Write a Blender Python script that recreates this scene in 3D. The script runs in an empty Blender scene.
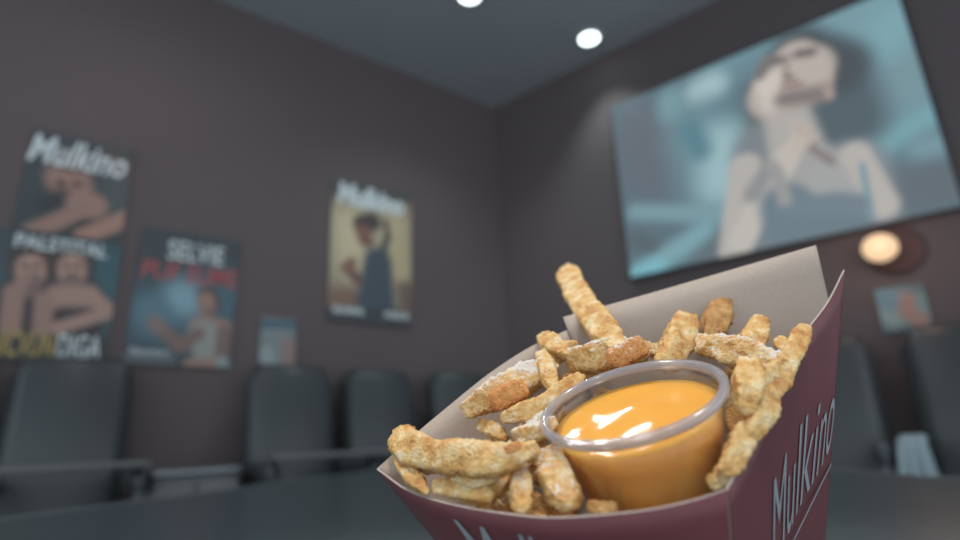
import bpy, bmesh, math, random
import numpy as np
from mathutils import Vector, Matrix, noise
random.seed(7)
scene = bpy.context.scene
COL = scene.collection
# ------------------------------------------------------------ camera frame
F = 560.0
CAMZ = 0.75
up = np.array([-70/F, 1870/F, -1.0]); up /= np.linalg.norm(up)
fw = np.array([0, 0, -1.0]); Yc = fw-up*fw.dot(up); Yc /= np.linalg.norm(Yc); Xc = np.cross(Yc, up)
R3 = np.array([Xc, Yc, up])
def ray(x, y): return R3 @ np.array([(x-480)/F, (270-y)/F, -1.0])
def at(x, y, d): return Vector(ray(x, y)*d) + Vector((0, 0, CAMZ))
def hit(x, y, n, p):
    r = Vector(ray(x, y)); n = Vector(n); o = Vector((0, 0, CAMZ))
    return o + r*(n.dot(Vector(p)-o)/n.dot(r))
VIEW = lambda p: (Vector(p)-Vector((0, 0, CAMZ))).normalized()
# ------------------------------------------------------------ helpers
def srgb(r, g, b):
    f = lambda c: (c/255/12.92) if c/255 <= .04045 else ((c/255+.055)/1.055)**2.4
    return (f(r), f(g), f(b), 1)
def mat(name, col, rough=.6, spec=.4, metal=0, bump=0, bscale=60, var=0, vscale=8, emis=None, estr=0, sss=0):
    m = bpy.data.materials.new(name); m.use_nodes = True
    nt = m.node_tree; b = nt.nodes['Principled BSDF']
    b.inputs['Base Color'].default_value = col
    b.inputs['Roughness'].default_value = rough
    b.inputs['Specular IOR Level'].default_value = spec
    b.inputs['Metallic'].default_value = metal
    if sss:
        b.inputs['Subsurface Weight'].default_value = sss
        b.inputs['Subsurface Radius'].default_value = (.004, .002, .001)
        b.inputs['Subsurface Scale'].default_value = 1
    tc = nt.nodes.new('ShaderNodeTexCoord')
    if var:
        n = nt.nodes.new('ShaderNodeTexNoise'); n.inputs['Scale'].default_value = vscale; n.inputs['Detail'].default_value = 5
        nt.links.new(tc.outputs['Object'], n.inputs['Vector'])
        mx = nt.nodes.new('ShaderNodeMix'); mx.data_type = 'RGBA'
        mx.inputs[6].default_value = tuple(c*(1-var) for c in col[:3])+(1,)
        mx.inputs[7].default_value = tuple(min(1, c*(1+var)) for c in col[:3])+(1,)
        nt.links.new(n.outputs['Fac'], mx.inputs[0]); nt.links.new(mx.outputs[2], b.inputs['Base Color'])
    if bump:
        n = nt.nodes.new('ShaderNodeTexNoise'); n.inputs['Scale'].default_value = bscale; n.inputs['Detail'].default_value = 4
        nt.links.new(tc.outputs['Object'], n.inputs['Vector'])
        bp = nt.nodes.new('ShaderNodeBump'); bp.inputs['Strength'].default_value = bump; bp.inputs['Distance'].default_value = .002
        nt.links.new(n.outputs['Fac'], bp.inputs['Height']); nt.links.new(bp.outputs['Normal'], b.inputs['Normal'])
    if emis:
        b.inputs['Emission Color'].default_value = emis; b.inputs['Emission Strength'].default_value = estr
    return m
def mesh_obj(name, verts, faces, mats, parent=None, smooth=True, midx=None):
    me = bpy.data.meshes.new(name); me.from_pydata([tuple(v) for v in verts], [], faces); me.update()
    for m in (mats if isinstance(mats, (list, tuple)) else [mats]): me.materials.append(m)
    if midx: me.polygons.foreach_set('material_index', midx)
    if smooth: me.polygons.foreach_set('use_smooth', [True]*len(me.polygons))
    o = bpy.data.objects.new(name, me); COL.objects.link(o)
    if parent: o.parent = parent
    return o
def bm_obj(name, bm, mats, parent=None, smooth=True):
    bmesh.ops.recalc_face_normals(bm, faces=bm.faces[:])
    me = bpy.data.meshes.new(name); bm.to_mesh(me); bm.free()
    for m in (mats if isinstance(mats, (list, tuple)) else [mats]): me.materials.append(m)
    if smooth: me.polygons.foreach_set('use_smooth', [True]*len(me.polygons))
    o = bpy.data.objects.new(name, me); COL.objects.link(o)
    if parent: o.parent = parent
    return o
def tag(o, label=None, cat=None, group=None, kind=None):
    if label: o['label'] = label
    if cat: o['category'] = cat
    if group: o['group'] = group
    if kind: o['kind'] = kind
    return o
def empty(name, loc=(0, 0, 0), rot=0):
    o = bpy.data.objects.new(name, None); COL.objects.link(o); o.location = loc; o.rotation_euler = (0, 0, rot)
    o.empty_display_size = .05
    return o
def rbox(size, center, bev=.01, seg=3):
    bm = bmesh.new(); bmesh.ops.create_cube(bm, size=1)
    for v in bm.verts: v.co = Vector((v.co.x*size[0], v.co.y*size[1], v.co.z*size[2]))
    if bev: bmesh.ops.bevel(bm, geom=bm.edges[:]+bm.verts[:], offset=bev, segments=seg, profile=.5, affect='EDGES')
    for v in bm.verts: v.co += Vector(center)
    return bm
def lathe(profile, seg=48, closed=False):
    vs, fs = [], []
    n = len(profile)
    for i in range(seg):
        a = 2*math.pi*i/seg
        for (r, z) in profile: vs.append((r*math.cos(a), r*math.sin(a), z))
    for i in range(seg):
        j = (i+1) % seg
        for k in range(n if closed else n-1):
            k2 = (k+1) % n
            fs.append((i*n+k, j*n+k, j*n+k2, i*n+k2))
    return vs, fs
def copy_tree(o, parent=None):
    c = o.copy(); COL.objects.link(c); c.parent = parent
    for ch in list(o.children): copy_tree(ch, c)
    return c
def cat_curve(pts, n):
    """Catmull-Rom through pts, n samples"""
    P = [Vector(p) for p in pts]; P = [P[0]*2-P[1]]+P+[P[-1]*2-P[-2]]
    out = []
    m = len(P)-3
    for i in range(n):
        t = i/(n-1)*m; k = min(int(t), m-1); t -= k
        a, b, c, d = P[k:k+4]
        out.append(.5*((2*b)+(c-a)*t+(2*a-5*b+4*c-d)*t*t+(3*b-a-3*c+d)*t**3))
    return out
def text_geo(s, shear=0.0, bold=0.0):
    cu = bpy.data.curves.new('t', 'FONT'); cu.body = s; cu.shear = shear; cu.offset = bold; cu.resolution_u = 3
    o = bpy.data.objects.new('t', cu); COL.objects.link(o)
    bpy.context.view_layer.update()
    me = bpy.data.meshes.new_from_object(o.evaluated_get(bpy.context.evaluated_depsgraph_get()))
    V = np.array([v.co[:2] for v in me.vertices]); Fc = [tuple(p.vertices) for p in me.polygons]
    bpy.data.objects.remove(o); bpy.data.curves.remove(cu); bpy.data.meshes.remove(me)
    V = (V-V.min(0))/(V.max(0)-V.min(0))
    return V, Fc
# ------------------------------------------------------------ materials
M_wall1 = mat('mauve_wall_paint', (.155, .127, .131, 1), .8, .2, var=.06, vscale=1.5, bump=.2, bscale=200)
M_wall2 = mat('dark_wall_paint', (.137, .113, .117, 1), .8, .2, var=.08, vscale=1.5)
M_ceil = mat('dark_teal_ceiling_paint', (.40, .44, .47, 1), .8, .15, var=.04, vscale=2)
M_floor = mat('dark_carpet', (.16, .16, .17, 1), .9, .1, bump=.4, bscale=300, var=.2, vscale=80)
M_table = mat('dark_laminate', (.074, .099, .110, 1), .3, .5, bump=.05, bscale=40)
M_trim = mat('grey_edge_band', (.42, .43, .45, 1), .4)
M_leather = mat('dark_teal_leatherette', (.060, .068, .073, 1), .38, .55, bump=.25, bscale=60)
M_metal = mat('grey_metal', (.25, .27, .29, 1), .35, .5, .7)
M_cab = mat('grey_laminate', (.17, .175, .18, 1), .6)
M_white = mat('white_trim', (.6, .62, .63, 1), .5)
M_kraft = None
def kraft():
    m = bpy.data.materials.new('grey_kraft_paper'); m.use_nodes = True; nt = m.node_tree; b = nt.nodes['Principled BSDF']
    b.inputs['Roughness'].default_value = .75; b.inputs['Specular IOR Level'].default_value = .2
    tc = nt.nodes.new('ShaderNodeTexCoord'); mp = nt.nodes.new('ShaderNodeMapping'); mp.inputs['Scale'].default_value = (500, 500, 2600)
    n = nt.nodes.new('ShaderNodeTexNoise'); n.inputs['Scale'].default_value = 1; n.inputs['Detail'].default_value = 3
    r = nt.nodes.new('ShaderNodeMix'); r.data_type = 'RGBA'
    r.inputs[6].default_value = (.42, .345, .295, 1); r.inputs[7].default_value = (.56, .475, .42, 1)
    nt.links.new(tc.outputs['Object'], mp.inputs['Vector']); nt.links.new(mp.outputs[0], n.inputs['Vector'])
    nt.links.new(n.outputs['Fac'], r.inputs[0]); nt.links.new(r.outputs[2], b.inputs['Base Color'])
    return m
M_kraft = kraft()
M_red = mat('dark_red_printed_card', (.165, .05, .06, 1), .5, .4, var=.1, vscale=60)
M_edge = mat('kraft_cut_edge', (.42, .37, .35, 1), .7)
M_ink = mat('white_ink', (.34, .37, .41, 1), .6)
M_glow = mat('downlight_lens', (.9, .95, .95, 1), .5, emis=(.86, 1, .98, 1), estr=5)
M_globe = mat('warm_globe_glass', (.15, .1, .07, 1), .4, emis=(1, .70, .42, 1), estr=.92)
M_redglow = mat('painted_red_glow', (.11, .06, .06, 1), .8)  # dull red for the painted wall glow around the globe lamp
M_pt_white = mat('poster_white_ink', (.72, .80, .82, 1), .6)
M_pt_yellow = mat('poster_yellow_ink', (.55, .40, .13, 1), .6)
M_pt_red = mat('poster_red_ink', (.50, .12, .12, 1), .6)
M_board = mat('poster_board_edge', (.10, .11, .12, 1), .6)
M_bezel = mat('black_bezel', (.06, .06, .065, 1), .5)
M_cushion = mat('pale_blue_cloth', (.34, .42, .46, 1), .8, bump=.4, bscale=80)

def attr_mat(name, emission):
    m = bpy.data.materials.new(name); m.use_nodes = True; nt = m.node_tree; b = nt.nodes['Principled BSDF']
    a = nt.nodes.new('ShaderNodeAttribute'); a.attribute_name = 'Col'
    if emission:
        b.inputs['Base Color'].default_value = (.02, .02, .02, 1)
        nt.links.new(a.outputs['Color'], b.inputs['Emission Color']); b.inputs['Emission Strength'].default_value = 1.0; b.inputs['Specular IOR Level'].default_value = .05
    else:
        nt.links.new(a.outputs['Color'], b.inputs['Base Color'])
    b.inputs['Roughness'].default_value = .5
    return m
M_print = attr_mat('printed_poster', False)
M_screen = attr_mat('projected_picture', True)

def food_mat(name, c_lo, c_mid, c_hi, sss=.25):
    m = bpy.data.materials.new(name); m.use_nodes = True; nt = m.node_tree; b = nt.nodes['Principled BSDF']
    L = nt.links.new
    b.inputs['Roughness'].default_value = .48; b.inputs['Specular IOR Level'].default_value = .5
    b.inputs['Subsurface Weight'].default_value = sss; b.inputs['Subsurface Radius'].default_value = (1, .5, .2); b.inputs['Subsurface Scale'].default_value = .0025
    tc = nt.nodes.new('ShaderNodeTexCoord')
    n1 = nt.nodes.new('ShaderNodeTexNoise'); n1.inputs['Scale'].default_value = 150; n1.inputs['Detail'].default_value = 5
    n2 = nt.nodes.new('ShaderNodeTexNoise'); n2.inputs['Scale'].default_value = 900; n2.inputs['Detail'].default_value = 4
    for n in (n1, n2): L(tc.outputs['Object'], n.inputs['Vector'])
    cr = nt.nodes.new('ShaderNodeValToRGB')
    cr.color_ramp.elements[0].position = .32; cr.color_ramp.elements[0].color = c_lo
    cr.color_ramp.elements[1].position = .7; cr.color_ramp.elements[1].color = c_hi
    e = cr.color_ramp.elements.new(.5); e.color = c_mid
    L(n1.outputs['Fac'], cr.inputs[0])
    at_ = nt.nodes.new('ShaderNodeAttribute'); at_.attribute_name = 'dust'
    ad = nt.nodes.new('ShaderNodeMath'); ad.operation = 'MULTIPLY_ADD'
    L(n2.outputs['Fac'], ad.inputs[0]); ad.inputs[1].default_value = 1.6; L(at_.outputs['Fac'], ad.inputs[2])
    mr = nt.nodes.new('ShaderNodeMapRange'); mr.inputs['From Min'].default_value = 1.12; mr.inputs['From Max'].default_value = 1.42
    L(ad.outputs[0], mr.inputs['Value'])
    mx = nt.nodes.new('ShaderNodeMix'); mx.data_type = 'RGBA'; L(mr.outputs[0], mx.inputs[0]); L(cr.outputs[0], mx.inputs[6]); mx.inputs[7].default_value = (.80, .74, .68, 1)
    L(mx.outputs[2], b.inputs['Base Color'])
    sm = nt.nodes.new('ShaderNodeMath'); sm.operation = 'ADD'; L(n1.outputs['Fac'], sm.inputs[0]); L(n2.outputs['Fac'], sm.inputs[1])
    bp = nt.nodes.new('ShaderNodeBump'); bp.inputs['Strength'].default_value = .9; bp.inputs['Distance'].default_value = .0016
    L(sm.outputs[0], bp.inputs['Height']); L(bp.outputs['Normal'], b.inputs['Normal'])
    return m
M_fry = food_mat('fried_potato', (.60, .27, .075, 1), (.82, .52, .20, 1), (.94, .80, .54, 1))
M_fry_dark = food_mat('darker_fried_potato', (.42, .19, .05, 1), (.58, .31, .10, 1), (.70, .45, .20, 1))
M_cheese = food_mat('orange_cheese', (.62, .24, .07, 1), (.72, .32, .10, 1), (.80, .42, .16, 1))
def sauce_mat():
    m = mat('yellow_cheese_sauce', (.90, .44, .08, 1), .10, .5)
    b = m.node_tree.nodes['Principled BSDF']
    b.inputs['Subsurface Weight'].default_value = .6; b.inputs['Subsurface Radius'].default_value = (1, .6, .25); b.inputs['Subsurface Scale'].default_value = .008
    return m
M_sauce = sauce_mat()
def clear_mat(name, diff=.12, tint=(.93, .93, .95, 1)):
    m = bpy.data.materials.new(name); m.use_nodes = True; nt = m.node_tree; nt.nodes.clear(); L = nt.links.new
    out = nt.nodes.new('ShaderNodeOutputMaterial'); tr = nt.nodes.new('ShaderNodeBsdfTransparent'); tr.inputs[0].default_value = tint
    gl = nt.nodes.new('ShaderNodeBsdfGlossy'); gl.inputs['Roughness'].default_value = .12; gl.inputs[0].default_value = (.9, .9, .9, 1)
    df = nt.nodes.new('ShaderNodeBsdfDiffuse'); df.inputs[0].default_value = (.55, .53, .58, 1)
    fr = nt.nodes.new('ShaderNodeLayerWeight'); fr.inputs[0].default_value = .12
    m1 = nt.nodes.new('ShaderNodeMixShader'); m1.inputs[0].default_value = diff; L(tr.outputs[0], m1.inputs[1]); L(df.outputs[0], m1.inputs[2])
    m2 = nt.nodes.new('ShaderNodeMixShader'); L(fr.outputs['Fresnel' if False else 'Facing'], m2.inputs[0]); L(m1.outputs[0], m2.inputs[1]); L(gl.outputs[0], m2.inputs[2])
    L(m2.outputs[0], out.inputs[0])
    return m
M_clear = clear_mat('clear_plastic', .02, (.985, .985, .985, 1))
M_clear_rim = clear_mat('cloudy_clear_plastic_rim', .42)
# ------------------------------------------------------------ room
ZC = 3.0
K = Vector((.15, 3.50, 0))
def az(a): return Vector((math.sin(math.radians(a)), math.cos(math.radians(a)), 0))
E1 = az(53); N1 = Vector((E1.y, -E1.x, 0))         # wall 1: s < 0 runs to the left; N1 looks into the room
E2 = -az(-51); N2 = Vector((E2.y, -E2.x, 0))       # wall 2: s > 0 runs to the right
def W1(s, z, off=0): return K + E1*s + Vector((0, 0, z)) + N1*off
def W2(s, z, off=0): return K + E2*s + Vector((0, 0, z)) + N2*off
def w1_px(x, y, off=0):
    q = hit(x, y, N1, K+N1*off); return (q-K).dot(E1), q.z
def w2_px(x, y, off=0):
    q = hit(x, y, N2, K+N2*off); return (q-K).dot(E2), q.z
def slab(name, pts, h0, h1, m, parent=None):
    n = len(pts); vs = [(p[0], p[1], h0) for p in pts]+[(p[0], p[1], h1) for p in pts]
    fs = [tuple(range(n))[::-1], tuple(range(n, 2*n))]+[(i, (i+1) % n, n+(i+1) % n, n+i) for i in range(n)]
    return mesh_obj(name, vs, fs, m, parent, smooth=False)
c0, c1, c2 = W1(0, 0), W1(-4.3, 0), W2(4.0, 0)
room_poly = [c0, c1, Vector((c1.x, -2.2, 0)), Vector((c2.x, -2.2, 0)), c2]
ext = [W1(0, 0)+Vector((0, .15, 0)), W1(-4.3, 0, -.12), Vector((c1.x, -2.2, 0)), Vector((c2.x, -2.2, 0)), W2(4.0, 0, -.12)]
tag(slab('floor', ext, -.08, 0, M_floor), 'dark carpet floor', kind='structure')
tag(slab('ceiling', ext, ZC, ZC+.08, M_ceil), 'dark teal ceiling', kind='structure')
tag(slab('wall_left', [W1(0, 0), W1(0, 0)+Vector((0, .14, 0)), W1(-4.3, 0, -.1), W1(-4.3, 0)], 0, ZC, M_wall1), 'mauve wall with the posters', kind='structure')
tag(slab('wall_right', [W2(0, 0), W2(4.0, 0), W2(4.0, 0, -.1), W2(0, 0)+Vector((0, .14, 0))], 0, ZC, M_wall2), 'dark wall behind the screen', kind='structure')
tag(slab('baseboard_left', [W1(-.02, 0, .001), W1(-4.3, 0, .001), W1(-4.3, 0, .015), W1(-.03, 0, .015)], 0, .09, M_bezel), kind='structure')
tag(slab('baseboard_right', [W2(.03, 0, .001), W2(4.0, 0, .001), W2(4.0, 0, .015), W2(.03, 0, .015)], 0, .09, M_bezel), kind='structure')
# ------------------------------------------------------------ painting helper
class Paint:
    """paints a flat picture as colours on a fine grid; wall coordinates (s, z) in metres"""
    def __init__(s, s0, s1, z0, z1, nx, ny, base, gain=1.0):
        s.S, s.Z = np.meshgrid(np.linspace(s0, s1, nx+1), np.linspace(z0, z1, ny+1)); s.nx, s.ny = nx, ny
        s.C = np.zeros(s.S.shape+(3,)); s.C[:] = srgb(*base)[:3]; s.gain = gain
    def cap(s, a, b, r, col, soft=.5, op=1, r2=None):
        a = np.array(a); b = np.array(b); d = b-a; L = max(d.dot(d), 1e-9)
        t = np.clip(((s.S-a[0])*d[0]+(s.Z-a[1])*d[1])/L, 0, 1)
        q = np.hypot(s.S-a[0]-t*d[0], s.Z-a[1]-t*d[1]); rr = r+(0 if r2 is None else (r2-r))*t
        k = np.clip((rr*(1+soft)-q)/(2*soft*rr), 0, 1); k = k*k*(3-2*k)*op
        s.C = s.C*(1-k[..., None])+np.array(srgb(*col)[:3])*k[..., None]
    def build(s, name, W, off, m, parent):
        ny, nx = s.S.shape
        vs = [W(a, b, off) for a, b in zip(s.S.ravel(), s.Z.ravel())]
        fs = [(j*nx+i, j*nx+i+1, (j+1)*nx+i+1, (j+1)*nx+i) for j in range(ny-1) for i in range(nx-1)]
        o = mesh_obj(name, vs, fs, m, parent, smooth=False)
        ca = o.data.color_attributes.new('Col', 'FLOAT_COLOR', 'POINT')
        C = np.concatenate([np.clip(s.C*s.gain, 0, 1), np.ones(s.S.shape+(1,))], 2).astype(np.float32)
        ca.data.foreach_set('color', C.ravel())
        return o
def wall_text(name, s, W, s0, s1, z0, z1, off, m, parent, shear=0, bold=0, slope=0):
    V, Fc = text_geo(s, shear, bold)
    vs = [W(s0+(s1-s0)*x, z0+(z1-z0)*y+slope*(s1-s0)*x, off) for x, y in V]
    return mesh_obj(name, vs, Fc, m, parent, smooth=False)
def board(name, W, s0, s1, z0, z1, d0, d1, m, parent):
    vs = [W(a, b, d) for d in (d0, d1) for a, b in ((s0, z0), (s1, z0), (s1, z1), (s0, z1))]
    fs = [(3, 2, 1, 0), (4, 5, 6, 7)]+[(i, (i+1) % 4, 4+(i+1) % 4, 4+i) for i in range(4)]
    return mesh_obj(name, vs, fs, m, parent, smooth=False)
SKIN = (140, 112, 102); SKIN_D = (112, 92, 88); TEAL = (62, 84, 92); DK = (58, 62, 66)
PG = 1.45     # print reflectance per photographed brightness (the wall is dimly lit)
def poster(label, s0, s1, z0, z1, base, draw, texts):
    root = empty('wall_poster', W1((s0+s1)/2, z0, .01)); tag(root, label, 'poster', 'posters on the mauve wall')
    inv = Matrix.Translation(root.location).inverted()
    def loc(o): o.data.transform(inv); return o
    loc(board('backing_board', W1, s0, s1, z0, z1, .002, .012, M_board, root))
    P = Paint(s0, s1, z0, z1, 80, 110, base, PG)
    draw(P, lambda x, y: w1_px(x, y, .012))
    loc(P.build('printed_picture', W1, .0128, M_print, root))
    for (t, a, b, c, d, m, sh, bo) in texts:
        loc(wall_text('lettering', t, W1, a, b, c, d, .0140, m, root, sh, bo))
    return root
# upper left poster
def dr(P, q):
    P.cap(q(60, 170), q(70, 230), .16, (58, 66, 70), .6)
    P.cap(q(120, 190), q(125, 215), .08, (70, 78, 80), .6)
    P.cap(q(68, 178), q(70, 186), .075, (142, 112, 102), .35)
    P.cap(q(66, 160), q(78, 162), .05, (80, 66, 64), .5)
    P.cap(q(60, 182), q(63, 184), .012, (70, 56, 54), .8); P.cap(q(76, 184), q(79, 185), .012, (70, 56, 54), .8)
    P.cap(q(66, 194), q(76, 195), .01, (84, 60, 58), .8)
    P.cap(q(60, 205), q(66, 215), .07, (50, 54, 58), .5); P.cap(q(82, 203), q(92, 206), .055, (142, 112, 102), .35)
    P.cap(q(32, 232), q(82, 210), .035, (138, 110, 100), .4); P.cap(q(80, 226), q(100, 224), .02, (52, 56, 60), .6)
    P.cap(q(84, 236), q(128, 218), .035, (150, 116, 104), .4)
    P.cap(q(112, 162), q(125, 170), .04, (88, 74, 70), .6)
s0, s1 = -2.46, -2.10
POST = []
poster('upper left poster of a crouching bare-armed figure under white Mulkino lettering', s0, s1, 1.595, 2.03, (60, 64, 67), dr,
       [('Mulkino', s0+.0, s1-.02, 1.885, 2.01, M_pt_white, .25, .02)])
# lower left poster
s0, s1 = -2.50, -2.09
def dr(P, q):
    P.cap(q(10, 300), q(100, 270), .14, (55, 84, 92), .9)
    P.cap(q(95, 300), q(105, 320), .08, (60, 92, 102), .8)
    P.cap(q(28, 300), q(34, 335), .10, (58, 54, 58), .4)
    P.cap(q(76, 300), q(76, 330), .10, (58, 54, 58), .4)
    for hx, hy in ((31, 266), (72, 266)):
        P.cap(q(hx, hy-5), q(hx+1, hy+4), .075, (62, 54, 54), .4)
        P.cap(q(hx, hy), q(hx, hy+8), .046, (160, 128, 116), .3)
        P.cap(q(hx-6, hy), q(hx-5, hy), .01, (74, 60, 58), .8); P.cap(q(hx+5, hy), q(hx+6, hy), .01, (74, 60, 58), .8)
        P.cap(q(hx-3, hy+9), q(hx+3, hy+9), .007, (120, 70, 68), .8)
        P.cap(q(hx, hy+14), q(hx, hy+24), .032, SKIN_D, .35)
    P.cap(q(58, 296), q(86, 296), .045, (150, 120, 110), .4); P.cap(q(64, 304), q(80, 304), .05, (150, 122, 112), .4)
    P.cap(q(64, 322), q(82, 322), .06, (54, 50, 54), .4)
    P.cap(q(10, 328), q(14, 292), .032, SKIN, .35); P.cap(q(14, 292), q(26, 278), .022, SKIN, .35); P.cap(q(42, 330), q(44, 300), .03, SKIN, .35)
    P.cap(q(90, 294), q(110, 312), .028, (150, 122, 112), .35); P.cap(q(110, 312), q(58, 328), .026, (150, 122, 112), .35)
    P.cap(q(0, 350), q(110, 352), .055, (54, 56, 58), .3)
poster('lower left poster of two bare-shouldered figures above yellow and white block letters', s0, s1, 1.085, 1.59, (58, 68, 74), dr,
       [('PALSTITAL', s0+.06, s1-.05, 1.52, 1.575, M_pt_white, .0, .02),
        ('NICVUN', s0+.045, s0+.24, 1.10, 1.195, M_pt_yellow, .1, .01), ('DIGA', s0+.25, s1-.02, 1.10, 1.195, M_pt_white, .0, .01)])
# second poster
s0, s1 = -2.03, -1.62
def dr(P, q):
    P.cap(q(160, 315), q(215, 300), .13, (70, 96, 108), .9)
    P.cap(q(183, 296), q(186, 300), .07, (120, 150, 162), .9)
    P.cap(q(150, 310), q(155, 318), .06, (84, 112, 124), .8)
    P.cap(q(208, 296), q(210, 304), .045, (80, 66, 64), .5)
    P.cap(q(206, 300), q(207, 308), .035, SKIN, .35); P.cap(q(210, 312), q(210, 322), .02, SKIN_D, .4)
    P.cap(q(200, 325), q(222, 328), .04, SKIN, .4); P.cap(q(204, 335), q(208, 350), .065, (132, 134, 130), .4)
    P.cap(q(224, 332), q(222, 355), .03, SKIN_D, .4)
    P.cap(q(156, 325), q(180, 346), .028, SKIN_D, .4); P.cap(q(180, 346), q(198, 334), .028, SKIN_D, .4)
    P.cap(q(155, 322), q(158, 326), .03, (118, 104, 102), .5)
    P.cap(q(190, 366), q(215, 364), .03, SKIN, .4); P.cap(q(222, 362), q(224, 366), .025, (124, 138, 140), .5)
    P.cap(q(128, 358), q(168, 360), .03, (84, 92, 96), .4)
poster('poster with white SELVIE above red lettering and a figure in a white top', s0, s1, 1.09, 1.69, (60, 66, 71), dr,
       [('SELVIE', s0+.11, s1-.07, 1.555, 1.645, M_pt_white, 0, .01), ('PUF SUME', s0+.02, s1-.0, 1.455, 1.54, M_pt_red, .1, .01),
        ('Nasumurt', s0+.02, s0+.16, 1.13, 1.16, M_pt_white, 0, .0)])
# third poster
s0, s1 = -1.18, -.69   # sepia poster
def dr(P, q):
    P.cap(q(362, 235), q(372, 290), .17, (160, 148, 124), .7)
    P.cap(q(350, 225), q(352, 260), .09, (184, 172, 142), .8); P.cap(q(395, 225), q(398, 270), .08, (172, 158, 128), .8)
    P.cap(q(335, 300), q(350, 300), .07, (120, 96, 84), .7)
    P.cap(q(362, 224), q(372, 222), .055, (70, 62, 62), .4); P.cap(q(363, 232), q(366, 240), .045, (118, 84, 76), .4)
    P.cap(q(378, 262), q(376, 305), .085, (66, 76, 86), .35, r2=.12)
    P.cap(q(383, 252), q(388, 236), .022, (74, 76, 80), .6); P.cap(q(388, 236), q(386, 222), .018, (90, 78, 74), .6); P.cap(q(358, 280), q(348, 268), .03, (100, 78, 72), .5)
    P.cap(q(345, 268), q(352, 262), .03, (128, 96, 84), .5)
    P.cap(q(326, 318), q(410, 320), .06, (62, 66, 70), .25); P.cap(q(325, 184), q(412, 194), .07, (74, 72, 74), .5); P.cap(q(405, 290), q(408, 310), .05, (104, 88, 80), .8)
poster('sepia poster of a dark-clad figure, the rightmost large poster, white Mulkino title', s0, s1, 1.355, 2.155, (140, 128, 110), dr,
       [('Mulkino', s0+.03, s1-.05, 2.0, 2.13, M_pt_white, .15, .05), ('RISLANMONE', s0+.03, s0+.2, 1.39, 1.43, M_pt_white, 0, .03), ('HORSUN', s1-.17, s1-.02, 1.39, 1.43, M_pt_white, 0, .03)])
# small poster
s0, s1 = -1.50, -1.33
def dr(P, q):
    P.cap(q(275, 335), q(280, 350), .09, (116, 124, 126), .8); P.cap(q(266, 352), q(268, 362), .03, (134, 144, 146), .6)
    P.cap(q(288, 345), q(288, 360), .03, (134, 110, 104), .5); P.cap(q(262, 324), q(294, 325), .02, (70, 92, 106), .4)
poster('small pale blue-grey poster hanging low over the seats', s0, s1, 1.10, 1.335, (92, 104, 110), dr, [])

# small bright poster on the right wall
root = empty('wall_poster', W2(2.0, 1.16, .01)); tag(root, 'small blurry teal and peach poster low on the right wall under the globe lamp', 'poster')
inv = Matrix.Translation(root.location).inverted()
a0, zt = w2_px(874, 291); a1, zb = w2_px(934, 326); zb, zt = 1.10, 1.28
o = board('backing_board', W2, a0, a1, zb, zt, .002, .012, M_board, root); o.data.transform(inv)
P = Paint(a0, a1, zb, zt, 60, 50, (78, 96, 102), PG); q = lambda x, y: w2_px(x, y, .012)
P.cap(q(885, 312), q(893, 316), .045, (122, 140, 136), .8); P.cap(q(880, 298), q(895, 300), .05, (92, 120, 130), .8)
P.cap(q(908, 300), q(908, 312), .03, (136, 108, 98), .7); P.cap(q(920, 312), q(920, 320), .03, (140, 108, 100), .7); P.cap(q(925, 300), q(926, 306), .03, (100, 124, 122), .8)
o = P.build('printed_picture', W2, .0128, M_print, root); o.data.transform(inv)

# ------------------------------------------------------------ big screen on wall 2
root = empty('projection_screen', W2(1.57, 1.6, .03)); tag(root, 'large wall-mounted cinema screen showing a person looking up, hand at throat', 'screen')
inv = Matrix.Translation(root.location).inverted()
S0, S1, Z0, Z1 = .885, 2.27, 1.55, 2.595
o = board('screen_frame', W2, S0-.012, S1+.012, Z0-.012, Z1+.012, .002, .04, M_bezel, root); o.data.transform(inv)
P = Paint(S0, S1, Z0, Z1, 230, 180, (92, 112, 122)); q = lambda x, y: w2_px(x, y, .04)
def pc(a, b, r, col, soft=.5, op=1, r2=None): P.cap(q(*a), q(*b), r, col, soft, op, r2)
pc((640, 130), (650, 170), .16, (98, 106, 116), .9); pc((860, 10), (880, 80), .3, (118, 152, 162), .9)
pc((715, 70), (760, 40), .14, (108, 140, 150), .9); pc((670, 100), (672, 110), .07, (118, 152, 160), .9); pc((700, 92), (712, 86), .07, (165, 192, 196), .9)
pc((700, 130), (720, 190), .16, (112, 142, 152), .9); pc((722, 145), (722, 180), .11, (150, 182, 188), .9); pc((690, 130), (700, 150), .06, (90, 128, 140), .9)
pc((636, 212), (735, 215), .045, (120, 152, 160), .9); pc((638, 275), (705, 232), .055, (122, 160, 170), .8); pc((636, 240), (650, 245), .05, (88, 100, 108), .8)
pc((640, 278), (655, 270), .06, (120, 178, 190), .8); pc((710, 255), (725, 240), .06, (98, 112, 118), .8)
pc((872, 150), (955, 100), .05, (118, 160, 170), .9); pc((890, 90), (920, 60), .08, (118, 146, 155), .9); pc((925, 150), (945, 145), .05, (118, 150, 160), .9)
pc((900, 190), (950, 180), .09, (98, 108, 116), .9); pc((880, 40), (900, 20), .1, (124, 162, 172), .9)
# hair
pc((832, 70), (848, 120), .15, (84, 98, 106), .5); pc((800, 52), (835, 70), .13, (76, 84, 90), .4); pc((757, 90), (760, 122), .055, (92, 98, 102), .6)
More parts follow.
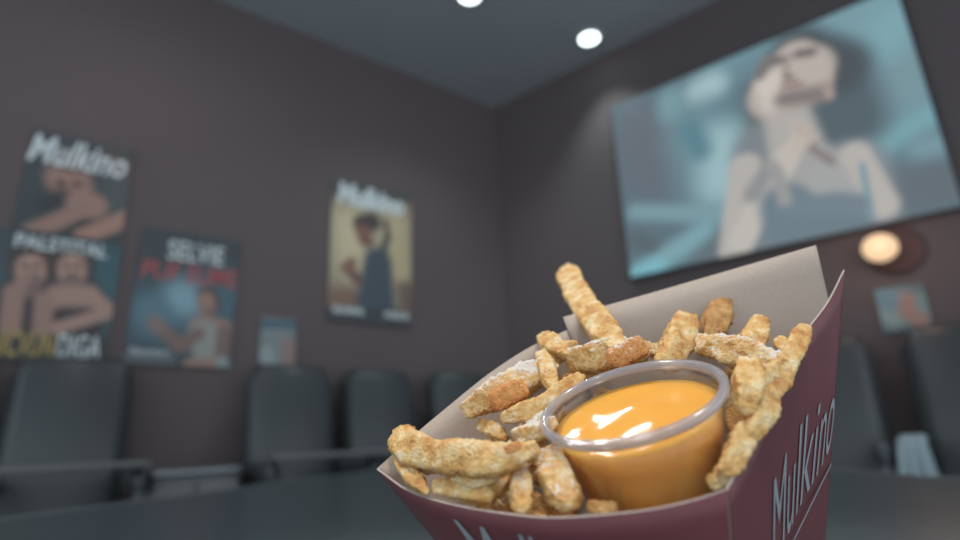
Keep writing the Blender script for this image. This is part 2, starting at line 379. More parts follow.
# body
SK = (172, 168, 164); SH = (118, 120, 124)
pc((770, 150), (790, 220), .17, (122, 130, 136), .35, r2=.2); pc((850, 170), (860, 215), .14, (128, 136, 142), .3)
pc((785, 110), (800, 165), .095, SK, .3, r2=.12); pc((800, 165), (845, 175), .1, (160, 158, 158), .4)
pc((745, 168), (735, 250), .075, (176, 172, 168), .3); pc((742, 240), (785, 160), .06, (186, 182, 176), .3); pc((752, 195), (765, 175), .04, (140, 142, 144), .6)
pc((855, 155), (882, 205), .06, (178, 174, 170), .3); pc((825, 180), (845, 205), .08, (160, 162, 162), .4)
pc((785, 205), (800, 260), .11, (108, 124, 134), .3, r2=.13); pc((835, 215), (850, 235), .1, (106, 124, 134), .3); pc((862, 165), (872, 215), .012, (116, 148, 158), .9); pc((790, 205), (855, 205), .05, (112, 128, 138), .5)
pc((775, 165), (785, 200), .03, (150, 150, 150), .6)
# hand at the throat: palm and fingers
pc((788, 158), (802, 135), .045, (188, 180, 172), .3)
for k, (fx, fy, l) in enumerate(((792, 122, 0), (800, 124, 0), (808, 128, 0), (815, 136, 0))): pc((797+3*k, 146), (fx, fy), .013, (186, 176, 168), .4); pc((799+4*k, 144), (fx+4, fy+4), .004, (128, 118, 116), .6)
pc((812, 148), (832, 162), .018, (132, 126, 124), .6)
# head tilted back
pc((775, 95), (805, 70), .125, (176, 168, 162), .2); pc((795, 60), (808, 85), .1, (182, 172, 165), .25); pc((768, 82), (775, 100), .06, (200, 192, 184), .5)
pc((784, 99), (820, 94), .045, (126, 118, 117), .8); pc((772, 62), (781, 60), .02, (98, 94, 95), .8); pc((798, 54), (812, 52), .022, (104, 98, 98), .8)
pc((788, 56), (786, 74), .012, (150, 138, 134), .7); pc((785, 78), (792, 77), .012, (110, 98, 96), .7); pc((782, 86), (800, 83), .012, (140, 112, 110), .7); pc((826, 84), (830, 96), .02, (160, 146, 140), .5)
pc((760, 75), (768, 60), .03, (120, 114, 114), .6)
o = P.build('projected_picture', W2, .041, M_screen, root); o.data.transform(inv)

# ------------------------------------------------------------ globe wall lamp
gs, gz = w2_px(880, 248, .10)
root = empty('globe_wall_lamp', W2(gs, gz, 0)); tag(root, 'glowing warm globe lamp with its red glow painted as a disc on the right wall under the screen', 'lamp')
ang = math.atan2(N2.y, N2.x)-math.pi/2
root.rotation_euler = (0, 0, ang)   # local +Y points into the room
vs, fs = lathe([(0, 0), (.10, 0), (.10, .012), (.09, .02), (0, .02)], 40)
o = mesh_obj('red_glow_disc', [(v[0]-.045, v[2]+.002, v[1]) for v in vs], fs, M_redglow, root)  # disc whose colour paints in the reddish glow on the wall
vs, fs = lathe([(0, .018), (.014, .018), (.014, .06), (0, .06)], 20); mesh_obj('arm', [(v[0], v[2], v[1]) for v in vs], fs, M_metal, root)
bm = bmesh.new(); bmesh.ops.create_uvsphere(bm, u_segments=32, v_segments=20, radius=.062)
for v in bm.verts: v.co = Vector((v.co.x, v.co.y*.9+.105, v.co.z*.92))
bm_obj('globe', bm, M_globe, root)
# ------------------------------------------------------------ downlights
def downlight(x, y, label, cool=True):
    root = empty('ceiling_downlight', (x, y, ZC)); tag(root, label, 'light', 'recessed ceiling lights')
    vs, fs = lathe([(.056, -.001), (.075, -.001), (.075, -.010), (.056, -.014)], 40, True); mesh_obj('trim_ring', vs, fs, M_white, root)
    vs, fs = lathe([(0, -.011), (.055, -.011), (.055, -.002), (0, -.002)], 40); mesh_obj('lens', vs, fs, M_glow, root)
    return root
downlight(.697, 2.79, 'round white glowing recessed light, the lower one nearer the screen')
downlight(.0, 2.42, 'round white recessed light cut off by the top edge of the photo')
# ------------------------------------------------------------ table
tp = [Vector(v) for v in ((-.79, .98, 0), (-.38, 2.45, 0), (.80, 1.37, 0), (.85, 1.08, 0))]
T = [hit(0, 519, (0, 0, 1), (0, 0, .65)), hit(392, 467.5, (0, 0, 1), (0, 0, .65)), hit(835, 470, (0, 0, 1), (0, 0, .65)), hit(960, 478, (0, 0, 1), (0, 0, .65))]
dirL = (T[1]-T[0]).normalized(); dirR = (T[3]-T[2]).normalized()
poly = [T[0]-dirL*1.25, T[1], T[2], T[3]+dirR*1.1, Vector((.6, -.45, .65)), Vector((-.8, -.45, .65))]
def round_poly(pts, r, n=6):
    out = []
    for i, p in enumerate(pts):
        a = (pts[i-1]-p).normalized(); b = (pts[(i+1) % len(pts)]-p).normalized()
        for k in range(n+1):
            t = k/n; A = p+a*r; B = p+b*r
            out.append(A*(1-t)**2+p*2*t*(1-t)+B*t*t)
    return out
def inset(pts, d):
    c = sum(pts, Vector())/len(pts); return [p+(c-p).normalized()*d for p in pts]
rp = round_poly([Vector((p.x, p.y, 0)) for p in poly], .05)
root = empty('cinema_table', (0, .6, 0)); tag(root, 'long dark table in the foreground that the fries tray stands on', 'table')
def shift(o): o.data.transform(Matrix.Translation((0, -.6, 0))); return o
shift(slab('tabletop', inset(rp, .0104), .618, .650, M_table, root))
ou, inn = rp, inset(rp, .010); n = len(rp)
vs = [(p.x, p.y, .617) for p in ou]+[(p.x, p.y, .6508) for p in ou]+[(p.x, p.y, .6508) for p in inn]+[(p.x, p.y, .617) for p in inn]
fs = [(a*n+i, a*n+(i+1) % n, ((a+1) % 4)*n+(i+1) % n, ((a+1) % 4)*n+i) for a in range(4) for i in range(n)]
shift(mesh_obj('edge_band', vs, fs, M_trim, root, smooth=False))
for (px, py) in ((-.35, .9), (.35, .5)):
    vs, fs = lathe([(0, 0), (.22, 0), (.22, .012), (.035, .03), (.035, .6), (.1, .617), (0, .617)], 32)
    mesh_obj('pedestal', [(v[0]+px, v[1]+py-.6, v[2]+.001) for v in vs], fs, M_metal, root)
# ------------------------------------------------------------ chairs
def make_chair():
    root = empty('lounge_chair')
    # front looks to local -Y
    bm = rbox((.385, .12, .72), (0, .2, .80), .055, 5)
    for v in bm.verts:
        t = (v.co.z-.45)/.66
        v.co.y += .10*t*t - .03*math.cos(v.co.x/.19*1.4)
        if t > .7: v.co.z -= .10*(abs(v.co.x)/.19)**2.2*(t-.7)/.3
    bm_obj('backrest', bm, M_leather, root)
    bm_obj('seat', rbox((.36, .42, .13), (0, -.05, .40), .04, 4), M_leather, root)
    for s in (-1, 1):
        bm_obj('armrest', rbox((.05, .36, .07), (s*.198, -.03, .66), .025, 4), M_leather, root)
        bm_obj('arm_post', rbox((.025, .025, .32), (s*.198, -.19, .47), .006, 2), M_leather, root)
    bm_obj('swing_table', rbox((.43, .14, .018), (0, -.22, .71), .006, 2), M_cab, root)
    vs, fs = lathe([(0, 0), (.17, 0), (.17, .012), (.04, .03), (.04, .335), (0, .335)], 28); mesh_obj('pedestal', vs, fs, M_metal, root)
    return root
first = make_chair(); used = False
def place_chair(x, y, rz, label, group):
    global used
    o = first if not used else copy_tree(first); used = True
    o.location = (x, y, 0); o.rotation_euler = (0, 0, rz); tag(o, label, 'chair', group); return o
rz1 = math.atan2(N1.y, N1.x)+math.pi/2; rz2 = math.atan2(N2.y, N2.x)+math.pi/2
for (px, off, lab) in ((-118, .38, 'dark lounge chair cut off by the left edge of the photo'),
                  (74, .38, 'dark lounge chair under the lower left poster of two figures'),
                  (312, .42, 'dark lounge chair below the small pale poster'),
                  (405, .38, 'dark lounge chair below and right of the sepia poster'),
                  (491, .42, 'dark lounge chair in the corner, farthest of the left row, beside the tray rim')):
    p = hit(px, 400, N1, K+N1*off);  place_chair(p.x, p.y, rz1, lab, 'lounge chairs along the poster wall')
for (px, off, lab) in ((812, .42, 'dark lounge chair mostly hidden right behind the red side of the tray'),
                  (984, .40, 'dark lounge chair at the right edge of the photo, pale blue cloth on its arm')):
    p = hit(px, 400, N2, K+N2*off); c = place_chair(p.x, p.y, rz2, lab, 'lounge chairs along the screen wall')
cush_chair = c
for c in list(scene.objects):
    if c.parent and c.parent.get('group') == 'lounge chairs along the screen wall' and c.name.startswith('swing_table'): bpy.data.objects.remove(c)
# cloth draped over the armrest: an upside-down U with soft folds
ov = []; prof = [(.02, .006), (-.06, .007), (-.13, .008), (-.165, .008), (-.184, .002), (-.196, -.02), (-.206, -.06), (-.212, -.10), (-.222, -.135)]
for j in range(15):
    x = -.036+.072*j/14
    for (y, z) in prof:
        k = max(0, -z)*1.0
        ov.append((x*(1+k*3.0), y-k*.10*math.sin(j*1.35), z-.5*k*k*abs(math.sin(j*.8))-(.012 if abs(x) > .03 and z > 0 else 0)))
np_ = len(prof)
o = mesh_obj('cloth', ov, [(j*np_+i, j*np_+i+1, (j+1)*np_+i+1, (j+1)*np_+i) for j in range(14) for i in range(np_-1)], M_cushion)
sm = o.modifiers.new('thickness', 'SOLIDIFY'); sm.thickness = .006; sm.offset = 1
tag(o, 'pale blue cloth draped over an armrest of the chair at the right edge', 'cloth')
o.rotation_euler = (0, 0, rz2); o.location = cush_chair.location + Matrix.Rotation(rz2, 3, 'Z')@Vector((-.198, -.03, .698))
# grey low cabinets between chairs
p = hit(194, 440, N1, K+N1*.36); root = empty('side_cabinet', (p.x, p.y, 0), rz1); tag(root, 'low grey cabinet between the left chairs, behind the table edge', 'cabinet')
bm_obj('body', rbox((.27, .26, .66), (0, 0, .331), .008, 2), M_cab, root); bm_obj('top', rbox((.28, .28, .02), (0, 0, .672), .004, 2), M_metal, root)
bm_obj('door', rbox((.125, .012, .60), (-.066, -.137, .34), .003, 2), M_cab, root); bm_obj('door', rbox((.125, .012, .60), (.066, -.137, .34), .003, 2), M_cab, root)

# ------------------------------------------------------------ tray
N = 40
rimF = cat_curve([at(378, 468, .200), at(410, 490, .182), (at(455, 504, .168)), at(510, 513, .156), at(560, 516.5, .149), at(640, 510, .1425), at(690, 500, .142), at(725, 489, .145)], N)
rimS = cat_curve([at(725, 489, .145), at(752, 440, .160), at(775, 387, .179), at(797, 342, .201), at(826, 303, .224), at(843, 270, .235)], N)
rimB = cat_curve([at(378, 468, .200), at(412, 437, .214), at(450, 405, .228), at(490, 373, .242), at(530, 347, .252), at(567, 330, .257)], N)
rimT = cat_curve([at(563, 317, .2595), at(640, 296, .262), at(730, 270, .260), at(816, 245, .252)], N)
TZ = .6515
def base(x, y, z=TZ): return hit(x, y, (0, 0, 1), (0, 0, z))
A_ = base(640, 740); D_ = base(748, 800); C_ = base(812, 690)
def lerp_curve(a, b, n, bul=Vector((0, 0, 0))): return [a.lerp(b, i/(n-1))+bul*math.sin(math.pi*i/(n-1)) for i in range(n)]
tray = empty('fries_tray', ((A_+D_+C_)/3)); tag(tray, 'dark red folded card tray holding the fries, lined with grey kraft paper', 'food tray')
tinv = Matrix.Translation(tray.location).inverted()
def panel(name, top, bot, thick, bulge=0, nv=16, outward=None, inner=M_kraft, outer=M_red, shear=None):
    """ruled card panel, kraft inside and printed red outside"""
    nu = len(top); G = []
    for j in range(nv):
        t = j/(nv-1)
        G.append([top[i].lerp(bot[i], t)+outward[i]*(bulge*math.sin(math.pi*t)) for i in range(nu)])
    if shear:
        for j in range(nv):
            t = j/(nv-1); k = min(1, t/.18)*(1-max(0, (t-.18)/.82))
            for i in range(nu): G[j][i] = G[j][i]+shear*(k*i/(nu-1))
    vs = [p for r in G for p in r]
    # outer layer
    for j in range(nv):
        for i in range(nu):
            a = G[j][min(i+1, nu-1)]-G[j][max(i-1, 0)]; b = G[min(j+1, nv-1)][i]-G[max(j-1, 0)][i]
            nn = a.cross(b).normalized()
            if nn.dot(outward[i]) < 0: nn = -nn
            vs.append(G[j][i]+nn*thick)
    o_ = nu*nv; fs = []; mi = []
    for j in range(nv-1):
        for i in range(nu-1):
            q4 = (j*nu+i, j*nu+i+1, (j+1)*nu+i+1, (j+1)*nu+i)
            fs.append(q4); mi.append(0); fs.append(tuple(o_+k for k in q4[::-1])); mi.append(1)
    for i in range(nu-1):
        fs.append((i, o_+i, o_+i+1, i+1)); mi.append(2)
        k = (nv-1)*nu+i; fs.append((k, k+1, o_+k+1, o_+k)); mi.append(2)
    for j in range(nv-1):
        a, b = j*nu, (j+1)*nu; fs.append((a, b, o_+b, o_+a)); mi.append(2)
        a, b = j*nu+nu-1, (j+1)*nu+nu-1; fs.append((a, o_+a, o_+b, b)); mi.append(2)
    ob = mesh_obj(name, vs, fs, [inner, outer, M_edge], tray, True, mi); ob.data.transform(tinv)
    ob.data.polygons.foreach_set('use_smooth', [m != 2 for m in mi])
    return G
cen = (A_+D_+C_)/3+Vector((0, 0, .06))
def outw(top, bot):
    m = (top[0]+top[-1]+bot[0]+bot[-1])/4; e = (top[-1]-top[0]).cross((bot[len(bot)//2]-top[len(top)//2])).normalized()
    if e.dot(m-cen) < 0: e = -e
    return [e]*len(top)
botF = lerp_curve(A_, D_, N); botS = lerp_curve(D_, C_, N)
B1 = base(770, 690); 
botB = lerp_curve(A_, A_.lerp(C_, .5)+Vector((-.004, .006, 0)), N); botT = lerp_curve(botB[-1]+Vector((-.001, .002, 0)), C_+Vector((-.004, .004, 0)), N)
TH = .0007
GF = panel('front_panel', rimF, botF, TH, .004, outward=outw(rimF, botF))
GS = panel('side_panel', rimS, botS, TH, .000, outward=outw(rimS, botS))
GB = panel('back_panel', rimB, botB, TH, .006, outward=outw(rimB, botB))
GT = panel('back_flap', rimT, botT, TH, .003, outward=outw(rimT, botT), shear=Vector(R3[:, 0])*.0095)
vs = [A_, D_, C_, botB[-1]]; vs = [v+Vector((0, 0, .0)) for v in vs]
o = mesh_obj('bottom', vs+[v-Vector((0, 0, .001)) for v in vs], [(0, 1, 2, 3), (7, 6, 5, 4), (0, 4, 5, 1), (1, 5, 6, 2), (2, 6, 7, 3), (3, 7, 4, 0)], M_kraft, tray, False); o.data.transform(tinv)
def grid_eval(G, u, t):
    nv, nu = len(G), len(G[0]); u = min(max(u, 0), 1)*(nu-1); t = min(max(t, 0), 1)*(nv-1)
    i, j = min(int(u), nu-2), min(int(t), nv-2); u -= i; t -= j
    return G[j][i].lerp(G[j][i+1], u).lerp(G[j+1][i].lerp(G[j+1][i+1], u), t)
def panel_text(name, G, outv, s, u0, u1, t0, t1, dt=0, shear=.2, bold=.02, taper=0, label=None):
    V, Fc = text_geo(s, shear, bold); vs = []
    for x, y in V:
        u = u0+(u1-u0)*x; h = (t0-t1)*(1-taper*x)
        t = t1+dt*x+h*(1-y)
        vs.append(grid_eval(G, u, t)+outv*(TH+.0004))
    o = mesh_obj(name, vs, Fc, M_ink, tray, False); o.data.transform(tinv)
    if label: o['label'] = label
    return o
oS = outw(rimS, botS)[0]; oF = outw(rimF, botF)[0]
panel_text('lettering', GS, oS, 'Mulkino', .31, .975, .47, .22, dt=.02, taper=.25, shear=.25, bold=-.004)
panel_text('underline', GS, oS, '_', .42, .99, .50, .493, dt=-.02, shear=0, bold=0)
panel_text('lettering', GF, oF, 'Mulkino', .23, .66, .32, .05, dt=.02, shear=.25, bold=.0)

# ------------------------------------------------------------ sauce cup
cd = .180; cpx = (629, 396)
vray = Vector(ray(*cpx)).normalized()
right = Vector(R3[:, 0]); upc = Vector(R3[:, 1])
rr = (right-vray*right.dot(vray)).normalized(); uu = vray.cross(rr)*-1
if uu.dot(upc) < 0: uu = -uu
tilt = math.radians(14.5); maj = rr*math.cos(tilt)+uu*math.sin(tilt); minr = (uu*math.cos(tilt)-rr*math.sin(tilt))
cosv = .365; nrm = (-vray*cosv+minr*math.sqrt(1-cosv**2)).normalized()
RC = .0302; cc = at(*cpx, cd)
Xa = maj; Ya = nrm.cross(Xa).normalized()
CM = Matrix((Xa, Ya, nrm)).transposed().to_4x4(); CM.translation = cc
HC = .036; RB = .0232
cup = empty('sauce_cup', (0, 0, 0)); cup.matrix_world = CM @ Matrix.Translation((0, 0, -HC))
tag(cup, 'clear plastic portion cup of yellow sauce nestled among the fries', 'cup')
rat = lambda z: RB+(RC-.0018-RB)*(z/HC)      # outer radius at height z
prof = [(0, 0), (RB-.002, 0), (RB, .001)]+[(rat(z), z) for z in (.006, .014, .022, .030, HC-.002)]+[(rat(HC-.002)-.0006, HC-.002)]+[(rat(z)-.0006, z) for z in (.030, .022, .014, .006)]+[(RB-.002, .0008), (0, .0008)]
vs, fs = lathe(prof, 72); mesh_obj('cup_body', vs, fs, M_clear, cup)
ri = rat(HC-.002)-.0008
prof = [(ri, HC-.003), (RC-.0004, HC-.0028), (RC, HC-.0018), (RC, HC-.0006), (RC-.0007, HC), (RC-.0017, HC+.0002), (ri+.0002, HC-.0004), (ri-.0002, HC-.0014)]
vs, fs = lathe(prof, 96, True); mesh_obj('rim', vs, fs, M_clear_rim, cup)
sau = empty('x'); bpy.data.objects.remove(sau)
zs = HC-.0065
prof = [(0, .0012)]+[(rat(z)-.0009, z) for z in (.0014, .006, .014, .022, zs)]
for k in range(1, 12):
    r = (rat(zs)-.0009)*(1-k/11); prof.append((max(r, 0), zs-.0006*min(1, k/3)))
vs, fs = lathe(prof, 72)
vv = []
for v in vs:
    z = v[2]
    if z > zs-.002: z += .0007*noise.noise(Vector((v[0]*70, v[1]*70, 3)))*min(1, (rat(zs)-math.hypot(v[0], v[1]))/.006)
    vv.append((v[0], v[1], z))
o = mesh_obj('cheese_sauce', vv, fs, M_sauce); o.matrix_world = cup.matrix_world.copy()
bm = bmesh.new(); bm.from_mesh(o.data); bmesh.ops.remove_doubles(bm, verts=bm.verts[:], dist=1e-6); bmesh.ops.recalc_face_normals(bm, faces=bm.faces[:]); bm.to_mesh(o.data); bm.free()
tag(o, 'smooth yellow-orange cheese sauce filling the clear plastic cup', 'sauce')

# ------------------------------------------------------------ fries
pts = [(378, 468, .2), (725, 490, .145), (826, 303, .224), (567, 330, .257), (560, 517, .149), (816, 300, .245)]
Am = np.array([[x, y, 1] for x, y, d in pts]); inv_d = np.linalg.lstsq(Am, np.array([1/d for x, y, d in pts]), rcond=None)[0]
def dep(x, y): return 1/(inv_d[0]*x+inv_d[1]*y+inv_d[2])
FLIP = False
def fry(path, w, label, dust=0, m=None, h=.8, rise=0.0, seed=0, twist=0, group='fries heaped in the tray', name='french_fry', amp=1.0, tap=.75, world=False, cat='fries'):
    """path: (x, y[, extra depth]) ; w in photo pixels"""
    rnd = random.Random(seed*13+5)
    if world: P3 = [Vector(p) for p in path]; wm = w
    else:
        P3 = []
        for p in path:
            d = dep(p[0], p[1])+rise+(p[2] if len(p) > 2 else 0); P3.append(at(p[0], p[1], d))
        dm = sum((Vector(p)-Vector((0, 0, CAMZ))).dot(Vector(R3@np.array([0, 0, -1.]))) for p in P3)/len(P3); wm = w*dm/F
    if len(P3) == 2: P3.insert(1, P3[0].lerp(P3[1], .5)+Vector((rnd.uniform(-1, 1), rnd.uniform(-1, 1), rnd.uniform(-1, 1)))*wm*.12)
    nr, ns = 60, 36
    C = cat_curve(P3, nr); org = C[nr//2].copy(); vs = []; off = Vector((seed*1.7, seed*.9, seed*.3))
    ref = VIEW(org)
    L = sum((C[i+1]-C[i]).length for i in range(nr-1)); acc = 0
    for i in range(nr):
        tg = (C[min(i+1, nr-1)]-C[max(i-1, 0)]).normalized()
        if i: acc += (C[i]-C[i-1]).length
        side = tg.cross(ref).normalized(); dn = side.cross(tg).normalized()
        a0 = twist+(.5*(i/nr-.5))
        s_ = side*math.cos(a0)+dn*math.sin(a0); d_ = dn*math.cos(a0)-side*math.sin(a0)
        e = min(acc, L-acc)/(wm*.5)
        cap = 1 if e > .55 else (max(0, 1-(1-e/.55)**2.4))**.5
        f = cap*(1 if e > 3 else tap+(1-tap)*min(1, e/3))
        f *= 1+.12*noise.noise(off+C[i]*75)*amp
        for k in range(ns):
            a = 2*math.pi*k/ns; ca, sa = math.cos(a), math.sin(a); n_ = 6.5
            r = (abs(ca)**n_+abs(sa)**n_)**(-1/n_)
            v = s_*(ca*r*wm*.5*f)+d_*(sa*r*wm*.5*h*f)
            pt = C[i]+v; nn = v.normalized() if v.length > 1e-9 else tg
            disp = .0008*noise.noise(off+pt*130)+.0009*abs(noise.noise(off+pt*260))+.0011*abs(noise.noise(off+pt*560))-.0006
            vs.append(pt+nn*disp*amp*min(1.3, wm/.009)*(1 if cap > .3 else cap/.3)-org)
    fs = [(i*ns+k, (i+1)*ns+k, (i+1)*ns+(k+1) % ns, i*ns+(k+1) % ns) for i in range(nr-1) for k in range(ns)]
    fs += [tuple(range(ns)), tuple((nr-1)*ns+k for k in range(ns))[::-1]]
    fs = [f[::-1] for f in fs] if FLIP else fs
    o = mesh_obj(name, vs, fs, m or M_fry); o.location = org
    me = o.data; at_ = me.attributes.new('dust', 'FLOAT', 'POINT'); nrm_ = [0.0]*(len(vs)*3); me.vertices.foreach_get('normal', nrm_)
    vals = []
    for i in range(len(vs)):
        p = Vector(vs[i])+org
        vals.append(dust*(max(0, nrm_[3*i+2]*1.0+.15))*(.75+.7*noise.noise(p*120)) if dust else 0)
    at_.data.foreach_set('value', vals)
    tag(o, label, cat, group)
    return o
LF = [
 # path, w, h, dust, mat, rise, twist, label
 ([(398, 430, .0), (412, 449, -.006), (445, 458, -.012), (490, 460, -.014), (540, 448, -.010)], 33, .8, .12, M_fry, 0, .2, 'thick bumpy golden fry at the left tray corner, tip curled up'),
 ([(396, 448), (408, 470), (428, 494)], 17, .8, 0, M_fry, 0, 0, 'thin fry bent down along the left corner under the thick curled fry'),
 ([(432, 486), (462, 489), (492, 499)], 25, .8, .15, M_fry, .0, .3, 'short lumpy fry resting along the front rim left of the round end'),
 ([(472, 500), (497, 483, .004), (508, 478, .01)], 28, .9, 0, M_fry, 0, .4, 'fry with smooth rounded golden end against the front rim'),
 ([(518, 462), (521, 485), (522, 512)], 25, .8, .4, M_fry, 0, .1, 'upright fry standing at the front rim left of the pale chunk'),
 ([(545, 450, -.004), (556, 478), (570, 506)], 44, .75, .6, M_fry, 0, .2, 'broad pale chunk of potato at the front rim touching the left of the cup'),
 ([(462, 414), (486, 400, -.004), (515, 385, -.006), (556, 364, -.004)], 31, .8, .95, M_fry, -.004, .3, 'white-dusted fry slanting up over the left side of the heap'),
 ([(500, 419), (535, 408, -.002), (560, 393), (582, 376, .004)], 19, .8, .2, M_fry, -.006, .2, 'slim golden fry just below the white-dusted slanting one, left of the cup'),
 ([(540, 335, -.010), (553, 346, -.012), (574, 356, -.012)], 21, .8, .1, M_fry, 0, .4, 'short pointed fry tip poking up by the notch of the back panel'),
 ([(565, 265, -.016), (572, 284, -.018), (587, 309, -.020), (604, 330, -.020), (620, 350, -.018)], 27, .5, .1, M_fry, 0, .1, 'tall fry standing highest, leaning left over the back rim'),
 ([(566, 362), (600, 356, -.004), (650, 350)], 38, .8, 1.05, M_fry, -.003, .2, 'thick white-dusted fry directly behind the cup'),
 ([(640, 346), (668, 352)], 20, .8, .5, M_fry, .004, .4, 'small fry end between the thick dusted fry and the blunt upright fry'),
 ([(688, 316, -.004), (680, 338, -.002), (664, 368)], 33, .75, .25, M_fry, -.004, .15, 'blunt square-ended fry standing upright behind the cup'),
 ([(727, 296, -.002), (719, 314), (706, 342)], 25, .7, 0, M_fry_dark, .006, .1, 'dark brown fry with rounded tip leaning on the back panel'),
 ([(762, 318), (755, 334), (748, 356)], 25, .7, .15, M_fry, .006, .1, 'stubby fry against the back panel right of the dark rounded one'),
 ([(696, 343), (730, 351, -.003), (772, 364), (792, 372)], 32, .8, .95, M_fry, -.002, .3, 'long white-dusted fry lying across the right side behind the cup rim'),
 ([(749, 362, -.008), (748, 388, -.006), (744, 415)], 33, .8, .0, M_fry, -.008, .2, 'upright golden fry just right of the cup rim'),
 ([(806, 326), (794, 350, -.002), (780, 378), (770, 400)], 20, .8, .1, M_fry, -.004, .2, 'thin fry along the right panel edge, its tip touching the red card'),
 ([(774, 388), (760, 418), (748, 440)], 24, .8, .2, M_fry, -.003, .4, 'fry under the thin one along the right panel edge'),
 ([(748, 424), (740, 446), (726, 474)], 27, .8, .35, M_fry, -.002, .2, 'lumpy pale fry low down between cup and right panel'),
 ([(724, 466), (710, 486, .002)], 24, .8, .1, M_fry, .002, .2, 'fry end in the front right corner below the cup'),
 ([(478, 424, .006), (506, 440, .004)], 17, .8, 0, M_fry, .002, .2, 'small fry bit in the gap above the thick curled fry'),
 ([(560, 404, .002), (540, 428, .001), (518, 452)], 26, .8, .85, M_fry, 0, .3, 'fry leaning against the left of the cup under its rim'),
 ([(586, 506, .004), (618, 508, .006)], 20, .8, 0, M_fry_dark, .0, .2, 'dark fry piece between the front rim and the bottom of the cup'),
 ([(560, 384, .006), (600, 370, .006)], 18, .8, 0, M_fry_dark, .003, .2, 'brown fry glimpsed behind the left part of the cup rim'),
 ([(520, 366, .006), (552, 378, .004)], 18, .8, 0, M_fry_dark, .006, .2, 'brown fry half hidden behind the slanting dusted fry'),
 ([(541, 352, -.010), (547, 368, -.010), (552, 388, -.008)], 17, .8, .3, M_fry, -.004, .1, 'short upright fry crossing the upper end of the slanting dusted fry'),
 ([(578, 344, -.004), (560, 352, -.004), (546, 366, 0)], 18, .8, .2, M_fry, -.002, .3, 'fry lying left of the foot of the tall standing fry'),
 ([(556, 420, -.004), (536, 432, -.004), (512, 434, 0)], 18, .8, .9, M_fry, -.002, .2, 'white-dusted fry between the left of the cup and the thick curled fry'),
 ([(786, 362, -.002), (768, 378, -.004), (756, 398, -.002)], 20, .8, .3, M_fry, -.004, .4, 'fry wedged between the upright one beside the cup and the right panel'),
 ([(726, 340, -.002), (742, 346, -.003), (758, 352, 0)], 17, .8, .6, M_fry, .001, .3, 'small dusted fry on top of the long dusted one behind the cup rim'),
 ([(452, 476, -.004), (478, 480, -.005), (500, 474, -.003)], 17, .8, .2, M_fry, -.001, .2, 'slim fry tucked directly beneath the thick curled fry'),
 ([(778, 340, .004), (790, 352, .0)], 16, .8, 0, M_fry, .006, .2, 'tiny fry end at the back panel beside the right corner'),
]
for i, (p, w, h, du, m, rs, tw, lab) in enumerate(LF):
    fry(p, w, lab, du, m, h, rs, seed=i+1, twist=tw, tap=(.35 if i in (0, 1, 8, 9, 13) else .6))
# melted cheese bits
for i, (x, y, w, r, lab) in enumerate(((508, 394, 34, -.016, 'orange cheese lump on the slanting dusted fry'), (627, 352, 34, -.0125, 'orange cheese lump on the thick dusted fry behind the cup'),
                         (513, 447, 15, -.022, 'orange cheese drop on the right end of the thick curled fry'), (532, 370, 16, -.014, 'small orange cheese crumb on top of the slanting dusted fry'))):
    fry([(x-w*.55, y+w*.28), (x, y), (x+w*.55, y-w*.22)], w*.75, lab, .55 if i == 1 else .1, M_cheese, .7, r, seed=60+i, name='cheese_lump', group='cheese lumps on the fries', cat='cheese')
# buried layer that fills the tray: placed inside the tray at random
fl = [((446, 470), (505, 452)), ((450, 440), (520, 420)), ((500, 400), (560, 430)), ((540, 370), (600, 400)), ((600, 340), (560, 380)), ((650, 355), (720, 360)), ((700, 370), (770, 340)), ((730, 340), (760, 380)),
      ((710, 400), (750, 370)), ((705, 470), (735, 410)), ((560, 490), (500, 470)), ((470, 480), (540, 500)), ((600, 500), (680, 505)), ((480, 440), (560, 470)), ((620, 345), (690, 350)), ((770, 330), (720, 330)), ((500, 380), (530, 410)), ((415, 465), (460, 480))]
for i, (a, b) in enumerate(fl):
    ea = .014+.004*(i % 3)
    a3 = at(a[0], a[1], dep(*a)+ea*.3)-Vector((0, 0, ea)); b3 = at(b[0], b[1], dep(*b)+ea*.3)-Vector((0, 0, ea))
    cmid = (at(620, 410, dep(620, 410))-Vector((0, 0, .02))); a3 = a3.lerp(cmid, .16); b3 = b3.lerp(cmid, .16)
    fry([a3, b3], .0085, 'golden fry mostly buried under the top layer of the heap', 0, M_fry_dark if i % 2 else M_fry, .8, seed=100+i, group='fries buried in the tray', world=True)
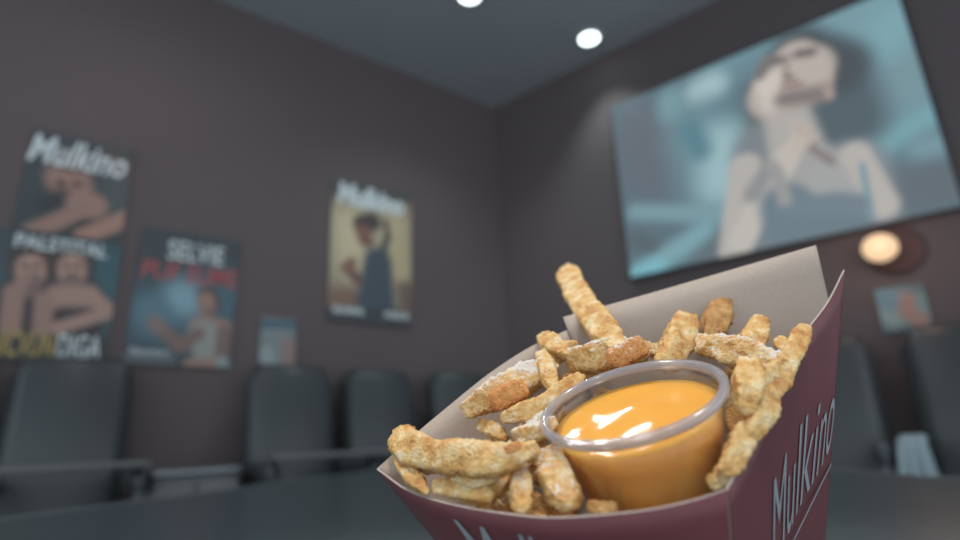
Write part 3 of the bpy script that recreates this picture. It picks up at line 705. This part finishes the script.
# ------------------------------------------------------------ lights
def spot(loc, target, energy, size, ang, col, blend=.8):
    l = bpy.data.lights.new('downlight_or_added_spot', 'SPOT'); l.energy = energy; l.shadow_soft_size = size; l.spot_size = math.radians(ang); l.spot_blend = blend; l.color = col
    o = bpy.data.objects.new('downlight_or_added_spot', l); COL.objects.link(o); o.location = loc
    o.rotation_euler = (Vector(target)-Vector(loc)).to_track_quat('-Z', 'Y').to_euler(); return o
spot((.697, 2.79, 2.97), (.697, 2.79, 0), 20, .05, 88, (.85, 1, 1))
spot((.0, 2.42, 2.97), (.0, 2.42, 0), 22, .05, 120, (.85, 1, 1))
spot((-.9, 1.35, 2.97), (-1.1, 1.6, 0), 16, .06, 165, (1, .93, .93))
spot((-1.0, .55, 2.97), (.08, .2, .7), 92, .08, 28, (1, .90, .77))  # unseen key spot, added high on the left to light the fries
spot((.55, .25, 2.97), (.08, .2, .7), 55, .08, 28, (1, .92, .82))  # second unseen spot, added overhead to light the fries
spot((.15, -1.3, 2.95), (.08, .2, .7), 60, .08, 24, (1, .90, .78))  # unseen warm spot added behind the camera to brighten the sauce cup
g = bpy.data.lights.new('globe_glow', 'POINT'); g.energy = 1.2; g.color = (1, .55, .4); g.shadow_soft_size = .06
go = bpy.data.objects.new('globe_glow', g); COL.objects.link(go); go.location = W2(gs, gz, .24)
w = bpy.data.worlds.new('World'); scene.world = w; w.use_nodes = True
w.node_tree.nodes['Background'].inputs[0].default_value = (.82, .93, 1, 1); w.node_tree.nodes['Background'].inputs[1].default_value = 1.22
# ------------------------------------------------------------ camera
cam = bpy.data.cameras.new('camera'); co = bpy.data.objects.new('camera', cam); COL.objects.link(co)
cam.sensor_width = 36; cam.lens = 36*F/960; cam.clip_start = .01
m4 = Matrix([list(R3[i])+[0] for i in range(3)]+[[0, 0, 0, 1]]); m4.translation = (0, 0, CAMZ); co.matrix_world = m4
cam.dof.use_dof = True; cam.dof.focus_distance = .208; cam.dof.aperture_fstop = 5.0
scene.camera = co
vs = scene.view_settings; vs.view_transform = 'Standard'; vs.look = 'None'; vs.gamma = 1; vs.exposure = 0; vs.use_curve_mapping = False
